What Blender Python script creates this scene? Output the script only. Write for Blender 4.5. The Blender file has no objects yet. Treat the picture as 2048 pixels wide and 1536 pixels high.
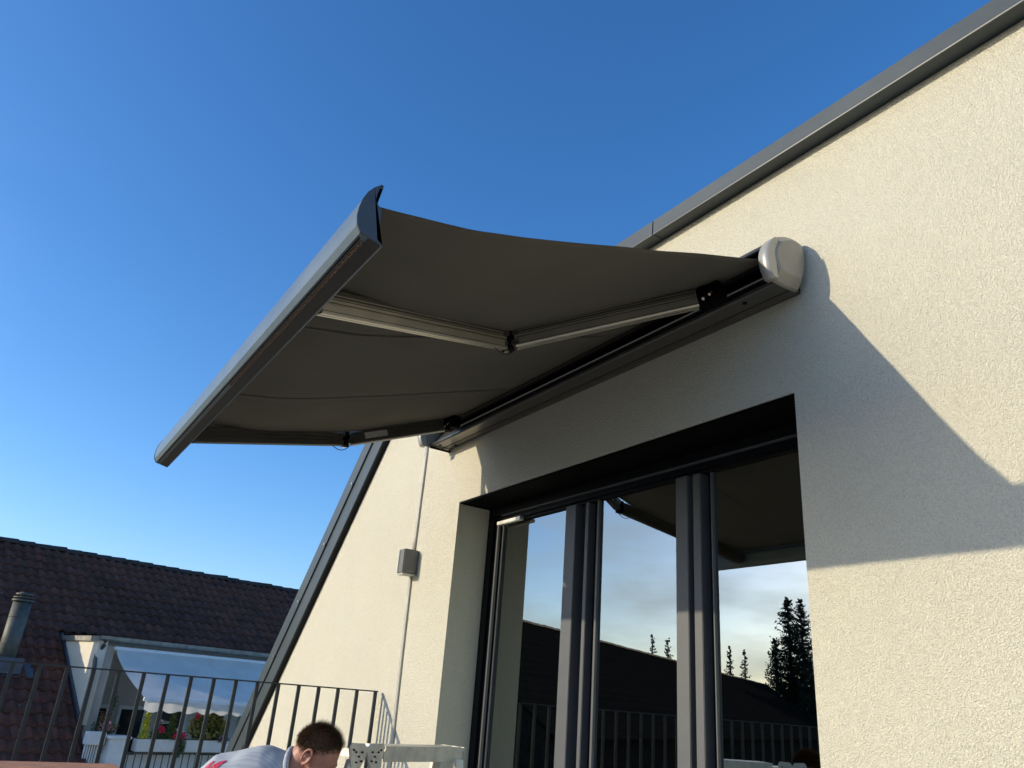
import bpy, bmesh, math, random
from mathutils import Vector, Matrix, noise
random.seed(7)
R = math.radians
sc = bpy.context.scene
col = sc.collection

# ------------------------------------------------------------------ camera
cam_d = bpy.data.cameras.new('camera')
cam = bpy.data.objects.new('camera', cam_d)
col.objects.link(cam)
CR = Matrix(((0.54516, 0.28233, 0.78936), (0.83501, -0.26666, -0.48131), (0.07460, 0.92151, -0.38112)))
cam.matrix_world = Matrix.Translation((0, 0, 1.05)) @ CR.to_4x4()
cam_d.sensor_width = 36.0
cam_d.lens = 27.03
cam_d.clip_start = 0.05
cam_d.clip_end = 3000
sc.camera = cam
# ------------------------------------------------------------------ sky and sun
SUN = Vector((-0.395, -1.0, 0.32)).normalized()          # towards the sun
w = bpy.data.worlds.new('World'); sc.world = w; w.use_nodes = True
nt = w.node_tree; nt.nodes.clear()
sky = nt.nodes.new('ShaderNodeTexSky'); sky.sky_type = 'NISHITA'; sky.sun_disc = False
sky.sun_elevation = math.asin(SUN.z)
sky.sun_rotation = math.atan2(SUN.x, SUN.y)
sky.air_density = 1.0; sky.dust_density = 1.0; sky.ozone_density = 2.5; sky.altitude = 300
bg = nt.nodes.new('ShaderNodeBackground'); bg.inputs[1].default_value = 0.15
wo = nt.nodes.new('ShaderNodeOutputWorld')
hs = nt.nodes.new('ShaderNodeHueSaturation'); hs.inputs['Saturation'].default_value = 1.19
tint = nt.nodes.new('ShaderNodeVectorMath'); tint.operation = 'MULTIPLY'; tint.inputs[1].default_value = (1.04, 1.12, 1.30)
nt.links.new(sky.outputs[0], tint.inputs[0]); nt.links.new(tint.outputs[0], hs.inputs['Color'])
# thin veil clouds low in the sky on the street side (they show in the door glass)
tcw = nt.nodes.new('ShaderNodeTexCoord'); mpw = nt.nodes.new('ShaderNodeMapping'); mpw.inputs['Scale'].default_value = (2.2, 2.2, 7.0)
nzw = nt.nodes.new('ShaderNodeTexNoise'); nzw.inputs['Scale'].default_value = 2.6; nzw.inputs['Detail'].default_value = 7; nzw.inputs['Roughness'].default_value = .55
nt.links.new(tcw.outputs['Generated'], mpw.inputs['Vector']); nt.links.new(mpw.outputs[0], nzw.inputs['Vector'])
sp = nt.nodes.new('ShaderNodeSeparateXYZ'); nt.links.new(tcw.outputs['Generated'], sp.inputs[0])
my = nt.nodes.new('ShaderNodeMapRange'); my.inputs[1].default_value = -.05; my.inputs[2].default_value = -.45; nt.links.new(sp.outputs['Y'], my.inputs[0])
mz = nt.nodes.new('ShaderNodeMapRange'); mz.inputs[1].default_value = .55; mz.inputs[2].default_value = .1; nt.links.new(sp.outputs['Z'], mz.inputs[0])
cr = nt.nodes.new('ShaderNodeMapRange'); cr.inputs[1].default_value = .38; cr.inputs[2].default_value = .72; cr.inputs[4].default_value = .75; nt.links.new(nzw.outputs[0], cr.inputs[0])
m1 = nt.nodes.new('ShaderNodeMath'); m1.operation = 'MULTIPLY'; nt.links.new(my.outputs[0], m1.inputs[0]); nt.links.new(mz.outputs[0], m1.inputs[1])
m2 = nt.nodes.new('ShaderNodeMath'); m2.operation = 'MULTIPLY'; nt.links.new(m1.outputs[0], m2.inputs[0]); nt.links.new(cr.outputs[0], m2.inputs[1])
cm = nt.nodes.new('ShaderNodeMix'); cm.data_type = 'RGBA'; cm.inputs[7].default_value = (4.6, 5.1, 5.2, 1)
nt.links.new(m2.outputs[0], cm.inputs[0]); nt.links.new(hs.outputs[0], cm.inputs[6]); nt.links.new(cm.outputs[2], bg.inputs[0]); nt.links.new(bg.outputs[0], wo.inputs[0])
sun_d = bpy.data.lights.new('sun', 'SUN'); sun_d.energy = 3.1; sun_d.angle = R(0.55); sun_d.color = (1.0, 0.86, 0.62)
sun = bpy.data.objects.new('sun', sun_d); col.objects.link(sun)
sun.rotation_euler = (-SUN).to_track_quat('-Z', 'Y').to_euler()
sc.view_settings.view_transform = 'Standard'; sc.view_settings.look = 'None'
sc.view_settings.exposure = 0.35; sc.view_settings.gamma = 1.0; sc.view_settings.use_curve_mapping = False

# ------------------------------------------------------------------ helpers
D = 2.5; EYE = 1.05
def U(x, y, z): return Vector((D*x, D*y, D*z + EYE))      # survey units (camera to wall = 1) to metres

def mat(name, color, rough=0.6, metal=0.0, bump=0.0, bscale=200.0, var=0.0, vscale=5.0, spec=0.5, color2=None, detail=4):
    m = bpy.data.materials.new(name); m.use_nodes = True
    n = m.node_tree.nodes; l = m.node_tree.links; b = n['Principled BSDF']
    b.inputs['Base Color'].default_value = (*color, 1); b.inputs['Roughness'].default_value = rough
    b.inputs['Metallic'].default_value = metal; b.inputs['Specular IOR Level'].default_value = spec
    tc = n.new('ShaderNodeTexCoord')
    if var > 0 or color2:
        t = n.new('ShaderNodeTexNoise'); t.inputs['Scale'].default_value = vscale; t.inputs['Detail'].default_value = detail
        l.new(tc.outputs['Object'], t.inputs['Vector'])
        r = n.new('ShaderNodeValToRGB'); c2 = color2 or tuple(c*(1-var) for c in color); c1 = color if color2 else tuple(min(1, c*(1+var)) for c in color)
        r.color_ramp.elements[0].color = (*c2, 1); r.color_ramp.elements[1].color = (*c1, 1)
        r.color_ramp.elements[0].position = .3; r.color_ramp.elements[1].position = .7
        l.new(t.outputs[0], r.inputs[0]); l.new(r.outputs[0], b.inputs['Base Color'])
        rr = n.new('ShaderNodeMapRange'); rr.inputs[3].default_value = max(0, rough-.07); rr.inputs[4].default_value = min(1, rough+.07)
        l.new(t.outputs[0], rr.inputs[0]); l.new(rr.outputs[0], b.inputs['Roughness'])
    if bump > 0:
        t = n.new('ShaderNodeTexNoise'); t.inputs['Scale'].default_value = bscale; t.inputs['Detail'].default_value = 3
        l.new(tc.outputs['Object'], t.inputs['Vector'])
        bp = n.new('ShaderNodeBump'); bp.inputs['Strength'].default_value = bump; bp.inputs['Distance'].default_value = 0.01
        l.new(t.outputs[0], bp.inputs['Height']); l.new(bp.outputs[0], b.inputs['Normal'])
    return m

def plaster(name, color, grain=150.0, strength=.8):
    m = mat(name, color, .92, spec=.15)
    n = m.node_tree.nodes; l = m.node_tree.links; b = n['Principled BSDF']
    tc = n.new('ShaderNodeTexCoord')
    v = n.new('ShaderNodeTexNoise'); v.inputs['Scale'].default_value = grain; v.inputs['Detail'].default_value = 2.0; v.inputs['Distortion'].default_value = .8
    vo = n.new('ShaderNodeTexVoronoi'); vo.inputs['Scale'].default_value = grain*.8; vo.feature = 'SMOOTH_F1'
    l.new(tc.outputs['Object'], v.inputs['Vector']); l.new(tc.outputs['Object'], vo.inputs['Vector'])
    mx = n.new('ShaderNodeMath'); mx.operation = 'SUBTRACT'; l.new(v.outputs[0], mx.inputs[0]); 
    ml = n.new('ShaderNodeMath'); ml.operation = 'MULTIPLY'; ml.inputs[1].default_value = .45; l.new(vo.outputs[0], ml.inputs[0]); l.new(ml.outputs[0], mx.inputs[1])
    bp = n.new('ShaderNodeBump'); bp.inputs['Strength'].default_value = strength; bp.inputs['Distance'].default_value = .0105
    l.new(mx.outputs[0], bp.inputs['Height']); l.new(bp.outputs[0], b.inputs['Normal'])
    t = n.new('ShaderNodeTexNoise'); t.inputs['Scale'].default_value = 2.2; t.inputs['Detail'].default_value = 6; t.inputs['Roughness'].default_value = .65
    l.new(tc.outputs['Object'], t.inputs['Vector'])
    r = n.new('ShaderNodeMapRange'); r.inputs[3].default_value = .93; r.inputs[4].default_value = 1.04; l.new(t.outputs[0], r.inputs[0])
    # base colour is darker in the grain hollows
    r2 = n.new('ShaderNodeMapRange'); r2.inputs[1].default_value = .1; r2.inputs[2].default_value = .45; r2.inputs[3].default_value = .80; r2.inputs[4].default_value = 1.0; l.new(mx.outputs[0], r2.inputs[0])
    mm = n.new('ShaderNodeMath'); mm.operation = 'MULTIPLY'; l.new(r.outputs[0], mm.inputs[0]); l.new(r2.outputs[0], mm.inputs[1])
    vm = n.new('ShaderNodeVectorMath'); vm.operation = 'SCALE'; vm.inputs[0].default_value = color; l.new(mm.outputs[0], vm.inputs['Scale'])
    l.new(vm.outputs[0], b.inputs['Base Color'])
    return m

M = {}
M['plaster'] = plaster('cream_plaster', (.885, .85, .70), 265, 1.0)
M['nplaster'] = mat('neighbour_plaster', (.74, .68, .55), .9, var=.05)
M['anth'] = mat('anthracite_sheet_metal', (.044, .06, .07), .45, .0, var=.1, vscale=3, bump=.05, bscale=30)
M['barpaint'] = mat('grey_awning_paint', (.12, .155, .18), .34, .1, var=.06, vscale=8)
M['capgrey'] = mat('shaded_end_cap', (.075, .09, .10), .3, .1, var=.06, vscale=8)  # darker copy of the bar paint, for the cap's shaded side
M['cassette'] = mat('awning_cassette_metal', (.105, .10, .09), .30, .55, var=.08, vscale=6)
M['capplastic'] = mat('awning_cap_plastic', (.33, .305, .255), .42, .1, var=.05, vscale=14)
M['capstrip'] = mat('brushed_cap_strip', (.42, .41, .37), .38, .35)
M['black'] = mat('black_metal', (.003, .003, .003), .7, spec=.04, var=.2, vscale=12)
M['inner'] = mat('black_interior', (.004, .004, .004), .8, spec=.03)
M['ribbed'] = mat('ribbed_black_anodised', (.016, .018, .019), .5, spec=.3)
M['barbottom'] = mat('bar_underside_shade', (.035, .034, .030), .45, spec=.3, var=.1, vscale=9)
M['frame'] = mat('anthracite_window_frame', (.078, .084, .093), .48, var=.06, vscale=9, bump=.15, bscale=600)
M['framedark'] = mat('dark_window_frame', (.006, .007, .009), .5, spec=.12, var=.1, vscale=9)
M['alu'] = mat('arm_aluminium', (.48, .45, .38), .36, .75, var=.06, vscale=9)
M['ladder'] = mat('ladder_aluminium', (.66, .65, .60), .42, .7, var=.14, vscale=22, bump=.1, bscale=80)
M['steel'] = mat('bright_steel', (.75, .74, .72), .22, 1.0, var=.1, vscale=40)
M['rail'] = mat('galvanised_anthracite_rail', (.04, .048, .05), .5, .2, var=.2, vscale=14, bump=.1, bscale=60)
M['conduit'] = mat('pale_conduit', (.50, .49, .44), .38, var=.06, vscale=20)
M['boxgrey'] = mat('grey_box_plastic', (.13, .135, .13), .5, var=.08, vscale=20)
M['boxlight'] = mat('box_lit_faces_and_print', (.55, .55, .52), .5, var=.05)
M['sticker'] = mat('silver_sticker', (.42, .41, .37), .5, var=.35, vscale=160, detail=1)
M['wood'] = mat('orange_wood', (.50, .22, .08), .6, var=.25, vscale=14, bump=.2, bscale=40)
M['concrete'] = mat('terrace_concrete', (.43, .40, .35), .85, var=.12, vscale=4, bump=.3, bscale=120)
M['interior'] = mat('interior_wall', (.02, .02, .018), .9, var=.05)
M['white'] = mat('white_paint', (.78, .78, .76), .5, var=.05, vscale=9)
M['whitewood'] = mat('white_plastic', (.72, .71, .68), .5, var=.06, vscale=12)
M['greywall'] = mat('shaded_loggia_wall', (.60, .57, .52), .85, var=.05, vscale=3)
M['gutter'] = mat('zinc_gutter', (.33, .33, .30), .45, .5, var=.2, vscale=8)
M['darkpipe'] = mat('brown_downpipe', (.10, .095, .085), .45, .3, var=.2, vscale=8)
M['flue'] = mat('weathered_flue', (.13, .13, .11), .6, .25, color2=(.07, .075, .065), vscale=7)
M['lead'] = mat('lead_flashing', (.09, .10, .12), .6, .2, var=.2, vscale=8)
M['glassdark'] = mat('dark_window_glass', (.02, .025, .03), .08, var=.1)
M['ground'] = mat('ground_grass_and_soil', (.08, .09, .05), .95, color2=(.13, .11, .08), vscale=.3)
M['rubber'] = mat('black_rubber', (.01, .01, .01), .6)
M['brown'] = mat('brown_brush_seal', (.10, .055, .03), .7, var=.2, vscale=60)
M['bead'] = mat('copper_stitch', (.26, .15, .09), .5, .1)

def tile_mat(name, c1, c2, c3):
    m = mat(name, c1, .85, bump=.35, bscale=60, spec=.25)
    n = m.node_tree.nodes; l = m.node_tree.links; b = n['Principled BSDF']
    tc = n.new('ShaderNodeTexCoord'); oi = n.new('ShaderNodeObjectInfo')
    ad = n.new('ShaderNodeVectorMath'); l.new(tc.outputs['Object'], ad.inputs[0]); l.new(oi.outputs['Location'], ad.inputs[1])
    t = n.new('ShaderNodeTexNoise'); t.inputs['Scale'].default_value = 2.3; t.inputs['Detail'].default_value = 8; t.inputs['Roughness'].default_value = .7
    l.new(ad.outputs[0], t.inputs['Vector'])
    r = n.new('ShaderNodeValToRGB'); r.color_ramp.elements[0].color = (*c2, 1); r.color_ramp.elements[1].color = (*c1, 1)
    r.color_ramp.elements[0].position = .36; r.color_ramp.elements[1].position = .62
    l.new(t.outputs[0], r.inputs[0])
    t2 = n.new('ShaderNodeTexNoise'); t2.inputs['Scale'].default_value = 11; t2.inputs['Detail'].default_value = 5
    l.new(ad.outputs[0], t2.inputs['Vector'])
    r2 = n.new('ShaderNodeValToRGB'); r2.color_ramp.elements[0].position = .66; r2.color_ramp.elements[1].position = .76
    r2.color_ramp.elements[0].color = (0, 0, 0, 1)
    mx = n.new('ShaderNodeMix'); mx.data_type = 'RGBA'; l.new(t2.outputs[0], r2.inputs[0]); l.new(r2.outputs[0], mx.inputs[0])
    l.new(r.outputs[0], mx.inputs[6]); mx.inputs[7].default_value = (*c3, 1)
    hv = n.new('ShaderNodeHueSaturation'); l.new(mx.outputs[2], hv.inputs['Color'])
    mr = n.new('ShaderNodeMapRange'); mr.inputs[3].default_value = .84; mr.inputs[4].default_value = 1.16; l.new(oi.outputs['Random'], mr.inputs[0]); l.new(mr.outputs[0], hv.inputs['Value'])
    l.new(hv.outputs[0], b.inputs['Base Color'])
    return m
M['tile'] = tile_mat('brown_clay_tile', (.14, .058, .040), (.065, .036, .028), (.16, .16, .12))
M['ridge'] = tile_mat('mossy_ridge_tile', (.085, .06, .05), (.04, .035, .03), (.15, .15, .10))

def glass_mat(name, fac, tint):
    m = bpy.data.materials.new(name); m.use_nodes = True
    n = m.node_tree.nodes; l = m.node_tree.links; n.clear()
    o = n.new('ShaderNodeOutputMaterial'); g = n.new('ShaderNodeBsdfGlossy'); g.inputs['Roughness'].default_value = 0.0; g.inputs['Color'].default_value = (*tint, 1)
    t = n.new('ShaderNodeBsdfTransparent'); t.inputs['Color'].default_value = (.80, .84, .80, 1)
    fr = n.new('ShaderNodeFresnel'); fr.inputs['IOR'].default_value = 1.9
    ad = n.new('ShaderNodeMath'); ad.operation = 'MULTIPLY_ADD'; ad.inputs[1].default_value = 1.0; ad.inputs[2].default_value = fac; ad.use_clamp = True
    # faint waviness of sealed units
    tc = n.new('ShaderNodeTexCoord'); nz = n.new('ShaderNodeTexNoise'); nz.inputs['Scale'].default_value = 1.3; nz.inputs['Detail'].default_value = 0
    bp = n.new('ShaderNodeBump'); bp.inputs['Strength'].default_value = .05; bp.inputs['Distance'].default_value = .01
    l.new(tc.outputs['Object'], nz.inputs['Vector']); l.new(nz.outputs[0], bp.inputs['Height']); l.new(bp.outputs[0], g.inputs['Normal'])
    mx = n.new('ShaderNodeMixShader'); l.new(fr.outputs[0], ad.inputs[0]); l.new(ad.outputs[0], mx.inputs[0]); l.new(t.outputs[0], mx.inputs[1]); l.new(g.outputs[0], mx.inputs[2]); l.new(mx.outputs[0], o.inputs[0])
    return m
M['glass1'] = glass_mat('outer_glazing', .24, (.92, .97, .95))
M['glass2'] = glass_mat('inner_glazing', .16, (.9, .95, .92))

def fabric_mat(name, color, trans):
    m = mat(name, color, .9, spec=.1, var=.09, vscale=2.2, bump=.25, bscale=420)
    n = m.node_tree.nodes; l = m.node_tree.links; b = n['Principled BSDF']
    tr = n.new('ShaderNodeBsdfTranslucent'); tr.inputs[0].default_value = (*color, 1)
    mx = n.new('ShaderNodeMixShader'); mx.inputs[0].default_value = trans
    o = n['Material Output']; l.new(b.outputs[0], mx.inputs[1]); l.new(tr.outputs[0], mx.inputs[2]); l.new(mx.outputs[0], o.inputs[0])
    return m
M['fabric'] = fabric_mat('taupe_awning_cloth', (.108, .100, .086), .05)
M['wfabric'] = fabric_mat('white_awning_cloth', (.90, .845, .75), .3)

class MB:
    def __init__(s): s.bm = bmesh.new()
    def poly(s, pts, smooth=False):
        f = s.bm.faces.new([s.bm.verts.new(p) for p in pts]); f.smooth = smooth; return s
    def box(s, c, size, rot=None, bev=0):
        c = Vector(c); hx, hy, hz = [v/2 for v in size]; vs = []
        for x in (-hx, hx):
            for y in (-hy, hy):
                for z in (-hz, hz):
                    p = Vector((x, y, z)); p = (rot @ p) if rot else p; vs.append(s.bm.verts.new(c+p))
        fs = [s.bm.faces.new([vs[i] for i in q]) for q in ((0,1,3,2),(4,6,7,5),(0,4,5,1),(2,3,7,6),(0,2,6,4),(1,5,7,3))]
        if bev:
            es = list({e for f in fs for e in f.edges})
            bmesh.ops.bevel(s.bm, geom=es, offset=bev, segments=2, affect='EDGES')
        return s
    def bx(s, a, b, bev=0):
        a = Vector(a); b = Vector(b)
        return s.box((a+b)/2, [abs(v) for v in (b-a)], None, bev)
    def prism(s, prof, origin, a, b, ext, smooth=False):
        # prof: list of (u,v); point = origin + u*a + v*b ; extruded by ext
        o = Vector(origin); a = Vector(a); b = Vector(b); ext = Vector(ext)
        r0 = [s.bm.verts.new(o+a*u+b*v) for u, v in prof]; r1 = [s.bm.verts.new(v.co+ext) for v in r0]
        n = len(prof)
        for i in range(n):
            f = s.bm.faces.new((r0[i], r0[(i+1) % n], r1[(i+1) % n], r1[i])); f.smooth = smooth
        c = [s.bm.faces.new(r0[::-1]), s.bm.faces.new(r1)]
        bmesh.ops.triangulate(s.bm, faces=c)
        return s
    def tube(s, pts, r, n=10, smooth=True, closed=False, cap=True):
        pts = [Vector(p) for p in pts]; rings = []
        rr = r if isinstance(r, (list, tuple)) else [r]*len(pts)
        for i, p in enumerate(pts):
            t = (pts[min(i+1, len(pts)-1)] - pts[max(i-1, 0)]).normalized()
            up = Vector((0, 0, 1)) if abs(t.z) < .95 else Vector((1, 0, 0))
            u = t.cross(up).normalized(); v = u.cross(t)
            rings.append([s.bm.verts.new(p+(u*math.cos(2*math.pi*k/n)+v*math.sin(2*math.pi*k/n))*rr[i]) for k in range(n)])
        for i in range(len(rings)-1):
            for k in range(n):
                f = s.bm.faces.new((rings[i][k], rings[i][(k+1) % n], rings[i+1][(k+1) % n], rings[i+1][k])); f.smooth = smooth
        if cap: s.bm.faces.new(rings[0][::-1]); s.bm.faces.new(rings[-1])
        return s
    def ball(s, c, r, seg=10, squash=(1, 1, 1), rot=None):
        m = Matrix.Translation(Vector(c)) @ (rot.to_4x4() if rot else Matrix()) @ Matrix.Diagonal((*[q*r for q in squash], 1))
        g = bmesh.ops.create_uvsphere(s.bm, u_segments=seg, v_segments=max(4, seg*2//3), radius=1, matrix=m)
        for v in g['verts']:
            for f in v.link_faces: f.smooth = True
        return s
    def build(s, name, m, parent=None, loc=None, fix=True):
        if fix: bmesh.ops.recalc_face_normals(s.bm, faces=s.bm.faces)
        me = bpy.data.meshes.new(name); s.bm.to_mesh(me); s.bm.free()
        o = bpy.data.objects.new(name, me); col.objects.link(o); me.materials.append(m)
        if parent is not None: place(o, parent)
        return o

def world_of(o):
    mtx = o.matrix_basis.copy(); p = o.parent
    while p is not None: mtx = p.matrix_basis @ mtx; p = p.parent
    return mtx
def place(o, parent):
    wm = world_of(o); o.parent = parent
    o.matrix_basis = world_of(parent).inverted() @ wm
def thing(name, label, cat, loc=(0, 0, 0), group=None):
    o = bpy.data.objects.new(name, None); col.objects.link(o); o.location = loc; o.empty_display_size = .1
    o['label'] = label; o['category'] = cat
    if group: o['group'] = group
    return o
def tag(o, label=None, cat=None, group=None, kind=None):
    for k, v in (('label', label), ('category', cat), ('group', group), ('kind', kind)):
        if v: o[k] = v
    return o
def recentre(o, c):
    c = Vector(c); o.data.transform(Matrix.Translation(-c)); o.location = c; return o

# ------------------------------------------------------------------ ground and terrace (setting)
g = MB().poly([(-900, -900, -6), (900, -900, -6), (900, 900, -6), (-900, 900, -6)]).build('ground', M['ground']); tag(g, kind='structure')
t = MB().bx((-5.75, -2.25, -.25), (3.2, 2.5, 0)).build('terrace_floor', M['concrete']); tag(t, kind='structure')

# ------------------------------------------------------------------ the cream house
house = thing('cream_house', 'cream rendered gable house with dark grey metal edging and a large sliding door', 'house', (-3, 2.5, 0))
def sx(z): return -2.454 + (z-.816)*(.999/1.038)
wall = MB()
def wprism(poly, y0=1.0, y1=1.1):
    wall.prism([(x, z) for x, z in poly], U(0, y0, 0), (D, 0, 0), (0, 0, D), (0, D*(y1-y0), 0))
wprism([(sx(-.9), -.9), (-1.87, -.9), (-1.87, .953), (sx(.953), .953)])
wprism([(-1.87, .504), (-.749, .504), (-.749, .953), (-1.87, .953)])
wprism([(-.749, -.42), (1.3, -.42), (1.3, .953), (-.749, .953)])
wprism([(-1.87, -.9), (1.3, -.9), (1.3, -.42), (-1.87, -.42)])
wo_ = wall.build('wall', M['plaster'], house)
# side, back and lower walls of the house (out of the picture)
MB().bx(U(1.3, 1.0, -.9), U(1.22, 3.6, .953)).bx(U(sx(-.9), 3.5, -.9), U(1.22, 3.6, .94)).build('side_wall', M['plaster'], house)
MB().bx((-5.7, -2.2, -6), (3.3, 2.49, -.26)).bx((D*sx(-.9), 2.51, -6), (3.25, 9, D*-.9+EYE)).build('lower_wall', M['plaster'], house)
# roof slabs
MB().bx(U(sx(.953)-.02, 1.0, .956), U(1.33, 3.65, 1.0)).prism([(0, 0), (sx(-1.0)-sx(.956), -1.956), (sx(-1.0)-sx(.956)-.08, -1.956+.03), (-.05, .045)], U(sx(.956), 1.005, .956), (D, 0, 0), (0, 0, D), (0, D*2.6, 0)).build('roof', M['anth'], house)
# flat coping: two sheet lengths meeting at a joint, with folded drip edge
for (xa, xb) in ((sx(.953)-.03, -1.0555), (-1.0525, 1.33)):
    c = MB().prism([(1.0, .9545), (.9685, .9545), (.9685, .9535), (.9660, .9515), (.9655, .9540), (.9665, .9565), (.9675, .988), (.985, .9925), (1.02, .9925), (1.02, .9545)],
                   U(xa, 0, 0), (0, D, 0), (0, 0, D), (D*(xb-xa), 0, 0)).build('coping_sheet', M['anth'], house)
# verge trim along the gable slope (two lapped bands with screws)
dz = Vector((sx(1)-sx(0), 0, 1)).normalized(); px_ = Vector((-dz.z, 0, dz.x))
def band(o0, o1, y0, y1, za, zb):
    p = U(sx(za), 0, za); ln = (U(sx(zb), 0, zb)-p).length
    return MB().prism([(o0, y0*D), (o1, y0*D), (o1, y1*D), (o0, y1*D)], p, tuple(px_), (0, 1, 0), tuple(dz*ln))
band(-.02, .155, .978, 1.05, -.88, .99).build('verge_trim', M['anth'], house)
band(.160, .30, .972, 1.06, -.88, .99).build('verge_trim', M['anth'], house)
band(-.036, -.021, .985, .9995, -.88, .99).build('verge_seal', M['framedark'], house)
for k in range(9):
    z = -.35+.2*k; p = U(sx(z), .972, z)+px_*.172
    MB().tube([p, p+Vector((0, -.012, 0))], .012, 8).build('screw', M['steel'], house)
# dark interior behind the door
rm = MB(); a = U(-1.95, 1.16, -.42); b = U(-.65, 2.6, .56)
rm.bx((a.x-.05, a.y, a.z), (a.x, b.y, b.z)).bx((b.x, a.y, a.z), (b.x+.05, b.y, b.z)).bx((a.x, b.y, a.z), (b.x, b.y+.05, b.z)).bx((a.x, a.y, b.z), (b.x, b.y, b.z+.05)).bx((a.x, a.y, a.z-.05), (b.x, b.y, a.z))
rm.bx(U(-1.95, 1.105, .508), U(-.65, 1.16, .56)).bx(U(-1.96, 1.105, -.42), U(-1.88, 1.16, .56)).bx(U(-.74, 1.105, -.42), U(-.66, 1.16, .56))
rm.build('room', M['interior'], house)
MB().bx(U(-1.868, 1.002, .4985), U(-.751, 1.098, .5030)).build('shutter_box_underside', M['black'], house)

# ---- the sliding door
door = thing('sliding_door', '', '', (0, 0, 0)); del door['label']; del door['category']
door.location = U(-1.31, 1.1, -.42); place(door, house)
def dpart(name, segs, m, bev=.0):
    b_ = MB()
    for s_ in segs: b_.bx(U(*s_[0]), U(*s_[1]), bev)
    return b_.build(name, m, door)
ZB = -.42
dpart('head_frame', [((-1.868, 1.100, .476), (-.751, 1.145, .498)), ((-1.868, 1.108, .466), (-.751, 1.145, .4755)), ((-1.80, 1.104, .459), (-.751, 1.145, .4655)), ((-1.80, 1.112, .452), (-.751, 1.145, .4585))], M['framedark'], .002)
dpart('head_rail', [((-1.80, 1.098, .4725), (-.752, 1.1075, .4750))], M['frame'])
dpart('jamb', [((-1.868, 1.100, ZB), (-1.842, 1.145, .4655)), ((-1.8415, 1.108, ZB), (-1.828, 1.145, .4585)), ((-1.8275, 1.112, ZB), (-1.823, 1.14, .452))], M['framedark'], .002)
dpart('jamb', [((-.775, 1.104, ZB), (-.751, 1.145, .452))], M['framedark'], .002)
dpart('jamb_lip', [((-1.8265, 1.104, ZB), (-1.8195, 1.1115, .451)), ((-1.8190, 1.116, ZB), (-1.8125, 1.14, .451))], M['frame'], .001)
dpart('stile', [((-1.503, 1.100, ZB), (-1.462, 1.135, .4515))], M['frame'], .003)
dpart('stile', [((-1.435, 1.108, ZB), (-1.422, 1.135, .4515))], M['frame'], .003)
dpart('stile_gap', [((-1.4615, 1.131, ZB), (-1.4355, 1.135, .4515)), ((-1.4215, 1.128, ZB), (-1.396, 1.135, .4515))], M['framedark'])
dpart('glazing_bead', [((-1.3955, 1.112, ZB), (-1.3885, 1.135, .4515))], M['frame'], .001)
dpart('stile', [((-1.127, 1.100, ZB), (-1.093, 1.135, .4515))], M['frame'], .003)
dpart('stile', [((-1.083, 1.104, ZB), (-1.062, 1.135, .4515))], M['frame'], .003)
dpart('stile_gap', [((-1.0925, 1.131, ZB), (-1.0835, 1.135, .4515)), ((-1.0615, 1.128, ZB), (-1.043, 1.135, .4515))], M['framedark'])
dpart('glazing_bead', [((-1.0425, 1.112, ZB), (-1.0395, 1.135, .4515))], M['frame'], .001)
dpart('bottom_rail', [((-1.81, 1.102, ZB), (-1.5035, 1.135, ZB+.035)), ((-1.388, 1.102, ZB), (-1.1275, 1.135, ZB+.035)), ((-1.039, 1.102, ZB), (-.7755, 1.135, ZB+.035))], M['frame'], .003)
dpart('guide_end', [((-1.815, 1.094, .4480), (-1.700, 1.1075, .4575))], M['ladder'], .003)
for (xa, xb, rot) in ((-1.812, -1.5035, .13), (-1.388, -1.1275, -.1), (-1.0390, -.7755, .22)):
    p = MB().bx(U(xa, 1.1190, ZB+.03), U(xb, 1.1202, .4510)).build('outer_pane', M['glass1'], None)
    c = U((xa+xb)/2, 1.119, 0); recentre(p, c); place(p, door)
    p = MB().bx(U(xa, 1.1270, ZB+.03), U(xb, 1.1282, .4510)).build('inner_pane', M['glass2'], None)
    c = U((xa+xb)/2, 1.1276, 0); recentre(p, c); p.rotation_euler = (R(.18), 0, R(rot)*3); place(p, door)

# lamp inside with small bulbs
lm = bpy.data.materials.new('bulb_glow'); lm.use_nodes = True; bn = lm.node_tree.nodes['Principled BSDF']
bn.inputs['Emission Color'].default_value = (1, .93, .85, 1); bn.inputs['Emission Strength'].default_value = 3
lamp = thing('ceiling_spotlight', 'dark spotlight bar with rows of small lit bulbs, inside behind the middle pane', 'lamp', U(-1.66, 1.5, .02))
MB().bx(U(-1.735, 1.52, .00), U(-1.63, 1.53, .10)).bx(U(-1.69, 1.522, .10), U(-1.685, 1.528, .558)).build('housing', M['black'], lamp)
for (dx) in (-1.727, -1.662, -1.642):
    for k in range(3):
        MB().ball(U(dx, 1.516, .02+.028*k), .011, 8).build('bulb', lm, lamp)

# ------------------------------------------------------------------ awning
aw = thing('awning', 'extended taupe folding arm awning with grey front bar, fixed above the sliding door', 'awning', U(-1.345, .98, .68))
XR, XL = -.722, -1.968
def ext(prof, m, name, xa=XR, xb=XL, smooth=False, parent=aw):
    return MB().prism(prof, U(xa, 0, 0), (0, D, 0), (0, 0, D), (D*(xb-xa), 0, 0), smooth).build(name, m, parent)
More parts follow.
